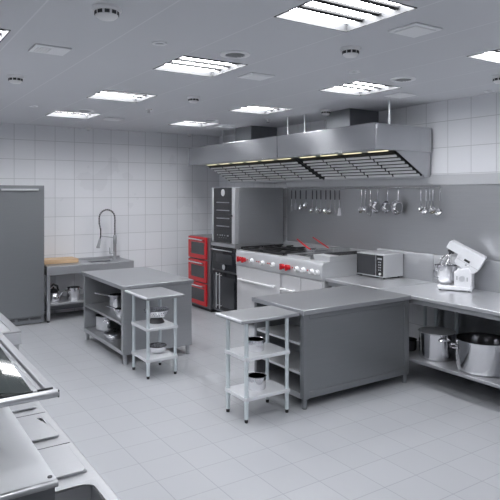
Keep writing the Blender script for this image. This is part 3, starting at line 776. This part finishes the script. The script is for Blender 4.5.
# ------------------------------------------------------------------ extraction hoods
HX, HZ0, HZ1 = 4.67, 2.435, 2.725
BX0, BZ0, BX1, BZ1 = 5.04, 2.425, 5.52, 2.165
def hood(label, y0, y1, n, rods):
    t = thing('extraction_hood', label, 'extractor hood', (5.15, (y0+y1)/2, HZ0), 'extraction hoods over the cooking line')
    m = MB()
    m.box(HX, HX+.02, y0, y1, HZ0, HZ1).box(HX, XW-.03, y0, y1, HZ1-.015, HZ1)
    m.box(HX+.02, XW-.03, y0, y0+.015, HZ0, HZ1-.015).box(HX+.02, XW-.03, y1-.015, y1, HZ0, HZ1-.015)
    m.box(HX, HX+.035, y0, y1, HZ0-.012, HZ0)
    m.build('canopy', STH, t, bevel=.003)
    B(HX+.02, BX0+.02, y0+.015, y1-.015, HZ0+.004, HZ0+.016).build('soffit', STD, t)
    # sloping bank of baffle filters
    sl = Vector((BX1-BX0, 0, BZ1-BZ0)); L_ = sl.length; ang = math.atan2(sl.z, sl.x)
    w = (y1-y0-.10)/n
    for k in range(n):
        a = y0+.05+w*k
        M = Matrix.Translation((BX0, a, BZ0)) @ Matrix.Rotation(-ang, 4, 'Y')
        f = MB()
        f.box(.0, L_, .0, .010, -.02, .012, M).box(.0, L_, w-.010, w, -.02, .012, M).box(0, .025, 0, w, -.02, .012, M).box(L_-.025, L_, 0, w, -.02, .012, M)
        f.box(0, L_, .01, w-.01, .012, .018, M)
        fo = f.build('filter_frame', BLKM, t)
        s_ = MB()
        nb = 7
        for q in range(nb):
            c = .055 + (L_-.10)*q/(nb-1)
            s_.prism([(c-.013, -.016), (c+.009, -.035), (c+.012, -.032), (c-.010, -.013)], 1, .012, w-.012)
        s_.xform(M).build('baffle_slats', SLAT, fo)
        lo = MB().box(BX0-.075, BX0-.035, a+.07, a+w-.07, HZ0-.004, HZ0+.004).build('lamp', HLMP, t)
    for ya in ((y0+.015, y1-.055) if n > 4 else (y1-.055,)): MB().prism([(BX0-.02, HZ0), (BX1, BZ1-.02), (BX1, BZ1+.02), (BX0+.03, HZ0)], 1, ya, ya+.04).build('side_frame', DKG, t)
    if n == 4: MB().prism([(BX0-.02, HZ0), (BX1-.01, BZ1-.02), (XW-.045, BZ1-.02), (XW-.045, HZ0)], 1, y0+.018, y0+.026).build('end_skirt', STP, t)
    B(BX1-.02, XW-.045, y0+.02, y1-.02, BZ1-.03, BZ1+.01).build('grease_gutter', STL, t)
    for (x, y, lab) in rods: tag(base_mesh(MB().cyl((x, y, HZ1), (x, y, ZC), .013, None, 10), 'hanging_rod', STL, (x, y, HZ1)), lab, 'rod', 'rods carrying the hoods')
hood('near steel extraction hood, over the fryer and counter, bright at its right corner', 4.56, 6.385, 4, [(5.02, 4.68, 'steel rod at the near right end of the hoods, alone beside the duct'), (5.0, 6.20, 'right one of the two close steel rods above the middle of the hoods')])
hood('far steel extraction hood over the gas range and ovens, ending near the back wall', 6.39, 8.98, 6, [(5.0, 6.58, 'left one of the two close steel rods above the middle of the hoods'), (5.15, 8.62, 'thin steel rod at the far left end of the hoods')])
for y0, y1, lab in ((5.45, 5.91, 'square steel duct rising from the near hood to the ceiling'), (7.72, 8.20, 'square steel duct rising from the far hood to the ceiling')):
    t = thing('exhaust_duct', lab, 'duct', (5.38, (y0+y1)/2, HZ1), 'ducts above the hoods')
    B(5.13, XW-.005, y0, y1, HZ1+.0035, ZC-.001).build('shaft', STD, t, bevel=.004)
    B(5.115, XW-.005, y0-.015, y1+.015, HZ1+.0035, HZ1+.03).build('flange', STD, t)

# ------------------------------------------------------------------ microwave
a0, a1, b0, b1, c0, c1 = 5.225, 5.570, 4.965, 5.434, .9, 1.20
t = thing('microwave', 'silver microwave with a dark door on the wall counter', 'microwave', (5.4, 5.22, c0))
B(a0+.03, a1, b0, b1, c0+.018, c1).build('body', SILV, t, bevel=.006)
B(a0+.012, a0+.03, b0, b1, c0+.018, c1).build('front_frame', SILV, t, bevel=.005)
d = B(a0, a0+.014, b0+.125, b1-.012, c0+.035, c1-.015).build('door', BLK, t, bevel=.003)
B(a0-.002, a0+.001, b0+.14, b1-.03, c0+.05, c1-.035).build('window', GLS3, d)
B(a0+.002, a0+.014, b0+.015, b0+.115, c0+.035, c1-.015).build('control_panel', BLK, t)
B(a0-.012, a0+.002, b0+.117, b0+.127, c0+.03, c1-.01).build('handle', CHR, t, bevel=.003)
m = MB()
for r_ in range(4):
    for q in range(2): m.box(a0, a0+.003, b0+.045+.025*q, b0+.06+.025*q, c0+.10+.032*r_, c0+.115+.032*r_)
m.build('button', GRYP, t)
MB().lathe([(.016, 0), (.015, .014), (.001, .015)], (a0+.002, b0+.055, c0+.062), 16, Mx).build('dial', WHP, t)
B(a0, a0+.003, b0+.03, b0+.10, c0+.235, c0+.255).build('display', GRYP, t)
for x in (a0+.05, a1-.04):
    for y in (b0+.04, b1-.04): MB().cyl((x, y, c0), (x, y, c0+.02), .014, None, 10).build('foot', BLK, t)

# ------------------------------------------------------------------ stand mixer (local axes: x from bowl to the rear, y across, then turned)
CZ = .895
t = thing('stand_mixer', 'white stand mixer with its head tilted up over a steel bowl', 'mixer', (0, 0, 0))
B(-.19, .16, -.10, .10, .008, .055).build('base', WHT, t, bevel=.014)
MB().prism([(-.02, .04), (.155, .04), (.158, .20), (.13, .245), (.02, .235), (-.02, .20)], 1, -.095, .095).build('column', WHT, t, bevel=.012)
for x in (-.16, .13):
    for y in (-.075, .075): MB().cyl((x, y, 0), (x, y, .012), .014, None, 10).build('foot', BLK, t)
My = Matrix.Rotation(PI/2, 4, 'X')
k = MB().lathe([(.030, 0), (.028, .016), (.001, .018)], (.06, -.095, .135), 20, My).build('speed_dial', LOGO, t)
MB().box(.005, .018, -.098, -.094, .12, .16).build('switch', GRYP, t)
MB().box(.105, .118, -.098, -.094, .11, .15).build('switch', GRYP, t)
piv = Matrix.Translation((.115, 0, .215)) @ Matrix.Rotation(math.radians(29), 4, 'Y')
h = MB().prism([(-.30, .10), (-.30, .175), (-.285, .19), (.075, .205), (.085, .195), (.085, .06), (.06, -.005), (-.125, -.005), (-.16, .02), (-.165, .10)], 1, -.088, .088).xform(piv).build('head', WHT, t, bevel=.014)
MB().box(-.085, -.025, -.092, -.087, .075, .098).xform(piv).build('badge', BLK, h)
MB().lathe([(.010, 0), (.010, .004), (.001, .004)], (-.045, -.088, .045), 12, My).xform(piv).build('lock_button', GRYP, h)
MB().box(-.165, .085, -.0895, .0895, .060, .063).xform(piv).build('seam', GRYP, h)
MB().cyl((-.245, 0, .10), (-.245, 0, .065), .034, None, 18).cyl((-.245, 0, .07), (-.245, 0, .045), .014, None, 12).xform(piv).build('drive_socket', DKG, h)
w_ = MB()
for q in range(6):
    a = PI*q/6
    w_.tube([(-.245+r_*math.cos(a)*s, r_*math.sin(a)*s, z) for s, seq in ((1, ((.008, .05), (.035, .01), (.052, -.05), (.040, -.09), (0, -.108))), (-1, ((.040, -.09), (.052, -.05), (.035, .01), (.008, .05)))) for r_, z in seq], .0028, 6)
w_.xform(piv).build('whisk', CHR, h)
bw = MB().lathe([(.001, .046), (.055, .046), (.060, .05), (.058, .062), (.085, .085), (.106, .14), (.116, .255), (.122, .258), (.113, .256), (.104, .14), (.080, .09), (.001, .066)], (-.115, 0, 0), 40).build('bowl', POL, t)
for sg in (1,):
    MB().tube([(-.115-.10*.7, -.105*.75, .215), (-.115-.14*.7, -.14*.75, .205), (-.115-.14*.7, -.14*.75, .13), (-.115-.10*.7, -.10*.75, .12)], .008, 8).build('bowl_handle', CHR, bw)
t.location = (5.36, 4.015, CZ); t.rotation_euler = (0, 0, math.radians(-62)); t.scale = (1.04, 1.04, 1.04)

# ------------------------------------------------------------------ foreground left: prep counter with wells, gantry and a second counter
PX0, PX1, PY0, PY1, PZ = -.45, .72, 1.2, 4.0, .90
pans = [(2.94, 3.19), (2.545, 2.795), (2.165, 2.415), (1.80, 2.075)]
t = thing('prep_counter', 'steel prep counter with sunken food pans along the lower left corner', 'counter', ((PX0+PX1)/2, 2.6, 0))
plate_holes(PX0, PX1, PY0, PY1, PZ-.03, PZ, [(.32, .688, a, b) for a, b in pans]).build('worktop', PREP, t)
MB().cyl((PX1, PY0, PZ-.012), (PX1, PY1, PZ-.012), .012, None, 12).build('rolled_edge', PREP, t)
B(PX0+.02, PX1-.02, PY0+.02, PY1-.02, .10, PZ-.30).build('body', ST, t)
B(PX1-.03, PX1-.008, PY0+.02, PY1-.02, PZ-.30, PZ-.03).box(PX0+.02, PX0+.04, PY0+.02, PY1-.02, PZ-.30, PZ-.03).box(PX0+.02, PX1-.02, PY0+.02, PY0+.04, PZ-.30, PZ-.03).box(PX0+.02, PX1-.02, PY1-.04, PY1-.02, PZ-.30, PZ-.03).build('upper_casing', ST, t)
B(PX0+.06, PX1-.06, PY0+.06, PY1-.06, 0, .10).build('plinth', DKG, t)
for y in (2.455, 2.86): B(.34, PX1-.004, y-.002, y+.002, PZ-.0005, PZ+.001).build('joint', DKG, t)
def round_ring(x0, x1, y0, y1, w, ro, ri, z0, z1):
    def rr(a, b, c, d, rad):
        pts = []
        for cx_, cy_, st in ((b-rad, d-rad, 0), (a+rad, d-rad, 90), (a+rad, c+rad, 180), (b-rad, c+rad, 270)):
            for k in range(7):
                th = math.radians(st + 15*k); pts.append((cx_+rad*math.cos(th), cy_+rad*math.sin(th)))
        return pts
    o_, i_ = rr(x0, x1, y0, y1, ro), rr(x0+w, x1-w, y0+w, y1-w, ri)
    n = len(o_); mb = MB()
    vs = [(*p, z1) for p in o_] + [(*p, z1) for p in i_] + [(*p, z0) for p in o_] + [(*p, z0) for p in i_]
    fs = []
    for k in range(n):
        j = (k+1) % n
        fs += [(k, j, n+j, n+k), (n+k, n+j, 3*n+j, 3*n+k), (k, 2*n+k, 2*n+j, j), (2*n+k, 3*n+k, 3*n+j, 2*n+j)]
    return mb.add(vs, fs)
pn = ['steel food pan under the farthest lid on the prep counter', 'steel food pan under the notched lid on the prep counter', 'steel food pan under the nearest closed lid on the prep counter', 'open steel food pan without a lid at the bottom edge of the photo']
for (a, b), lab in zip(pans, pn):
    p = thing('food_pan', lab, 'food pan', (.504, (a+b)/2, PZ-.20), 'food pans in the prep counter')
    open_box(.326, .682, a+.006, b-.006, PZ-.20, PZ-.002).build('tray', ST, p)
    round_ring(.312, .696, a-.008, b+.008, .016, .012, .045 if lab.startswith('open') else .02, PZ+.0012, PZ+.006).build('rim', ST, p, bevel=.0015)
def lid(y0, y1, label, notch=False, tilt=0):
    x0, x1 = .322, .690
    p = thing('pan_lid', label, 'lid', (x1, (y0+y1)/2, PZ+.0065), 'lids on the food pans')
    z0, z1 = PZ+.0065, PZ+.013
    if notch:
        poly = [(x0, y0), (x1, y0), (x1, y1-.145), (x1-.004, y1-.145), (x1-.045, y1), (x0, y1)]
    else: poly = [(x0, y0), (x1-.012, y0), (x1, y0+.012), (x1, y1-.012), (x1-.012, y1), (x0, y1)]
    MB().prism(poly, 2, z0, z1).build('plate', PREP, p, bevel=.002)
    m = MB().box(x0+.05, x0+.13, (y0+y1)/2-.012, (y0+y1)/2+.012, z1, z1+.02); m.build('grip', ST, p, bevel=.004)
    if tilt: p.rotation_euler = (0, tilt, 0)
lid(2.925, 3.20, 'flat steel pan lid farthest along the prep counter, below the glass shelf')
lid(2.53, 2.80, 'steel pan lid with a notched corner showing the dark pan below', True)
lid(2.155, 2.425, 'flat closed steel pan lid nearest the open pan')
tag(base_mesh(MB().lathe([(.001, 0), (.05, 0), (.062, .01), (.066, .05), (.063, .05), (.058, .012), (.001, .006)], (.585, 1.94, PZ-.195), 28), 'small_bowl', POL, (.585, 1.94, PZ-.195)), 'small steel bowl inside the open food pan', 'bowl')

GX0, GX1, GY0, GY1 = -.45, .53, 1.955, 3.95
t = thing('serving_gantry', 'two level overshelf with a dark glass top on the prep counter', 'shelf', (.1, 2.9, PZ))
B(GX0, GX1, GY0, GY1, .985, 1.0).build('lower_shelf', SHLF, t, bevel=.003)
MB().cyl((GX0, GY0+.004, .988), (GX1, GY0+.004, .988), .0125, None, 14).build('front_rail', ST, t)
MB().cyl((GX1-.018, GY0+.03, .972), (GX1-.018, GY0+.03, 1.004), .008, None, 10).build('bolt', DKG, t)
B(GX0, GX1-.004, GY0+.02, GY0+.045, .925, .985).build('front_fascia', STD, t)
B(GX0, .29, GY0+.05, GY0+.075, PZ+.001, .985).build('end_panel', STD, t)
B(GX0, .29, GY1-.045, GY1-.02, PZ+.001, .985).build('end_panel', STD, t)
# glass level
gz = 1.30
B(GX0-GX1+.075, 0, 0, GY1-GY0-.03, -.010, 0).xform(Matrix.Translation((GX1-.075, GY0+.02, gz-.004)) @ Matrix.Rotation(math.radians(2.8), 4, 'X') @ Matrix.Rotation(math.radians(10.5), 4, 'Y')).build('glass_top', GLS2, t)
f = MB().cyl((GX0, GY0, gz-.012), (GX1, GY0, gz-.012), .014, None, 16); f.build('glass_front_rail', ST, t, bevel=0)
B(GX1-.002, GX1+.002, GY0-.012, GY0+.012, gz-.024, gz-.000).build('end_cap', BLK, t)
m = MB().box(GX1-.030, GX1, GY0+.012, GY1, gz-.030, gz-.004).box(GX1-.075, GX1-.060, GY0+.02, GY1, gz-.030, gz+.002).box(GX1-.052, GX1-.038, GY0+.02, GY1, gz-.030, gz-.008)
m.build('side_rails', ST, t, bevel=.003)
B(GX0, GX1-.01, GY0+.022, GY0+.030, gz-.006, gz+.001).build('gasket', BLK, t)
for x in (GX0+.04, ):
    for y in (GY0+.35, GY1-.2): MB().cyl((x, y, 1.0), (x, y, gz-.012), .016, None, 12).build('post', ST, t)
B(GX0, GX1-.01, GY1-.02, GY1, 1.0, gz-.03).build('back_support', STD, t)

QX0, QX1, QY0, QY1 = -.2, .985, 4.64, 6.6
t = thing('side_counter', 'pale steel counter end at the left edge, beyond the glass shelf', 'counter', ((QX0+QX1)/2, 5.6, 0))
B(QX0, QX1, QY0, QY1, .80, .888).build('worktop', STL, t, bevel=.004)
m = plate_holes(QX0, QX1, QY0, QY1, .888, .90, [(QX0+.05, QX1-.06, QY0+.05, QY1-.05)]); m.build('raised_rim', ST, t)
B(QX0+.02, QX1-.015, QY0+.015, QY1-.02, .09, .80).build('body', ST, t)
B(QX0+.06, QX1-.06, QY0+.06, QY1-.06, 0, .09).build('plinth', DKG, t)

# ------------------------------------------------------------------ camera, world, exposure
cam = bpy.data.cameras.new('camera'); co = bpy.data.objects.new('camera', cam); COL.objects.link(co)
co.location = (0, 0, 1.95)
co.rotation_euler = (PI/2, 0, math.radians(-33.5))
cam.sensor_width = 36; cam.lens = 580/500*36; cam.shift_y = -57/500
cam.clip_start = .05
S.camera = co
w = bpy.data.worlds.new('world'); S.world = w; w.use_nodes = True
w.node_tree.nodes['Background'].inputs['Color'].default_value = (.6, .65, .75, 1)
w.node_tree.nodes['Background'].inputs['Strength'].default_value = .15
S.view_settings.view_transform = 'Standard'; S.view_settings.look = 'None'
S.view_settings.gamma = 1; S.view_settings.use_curve_mapping = False
S.view_settings.exposure = 1.80
S.cycles.max_bounces = 8
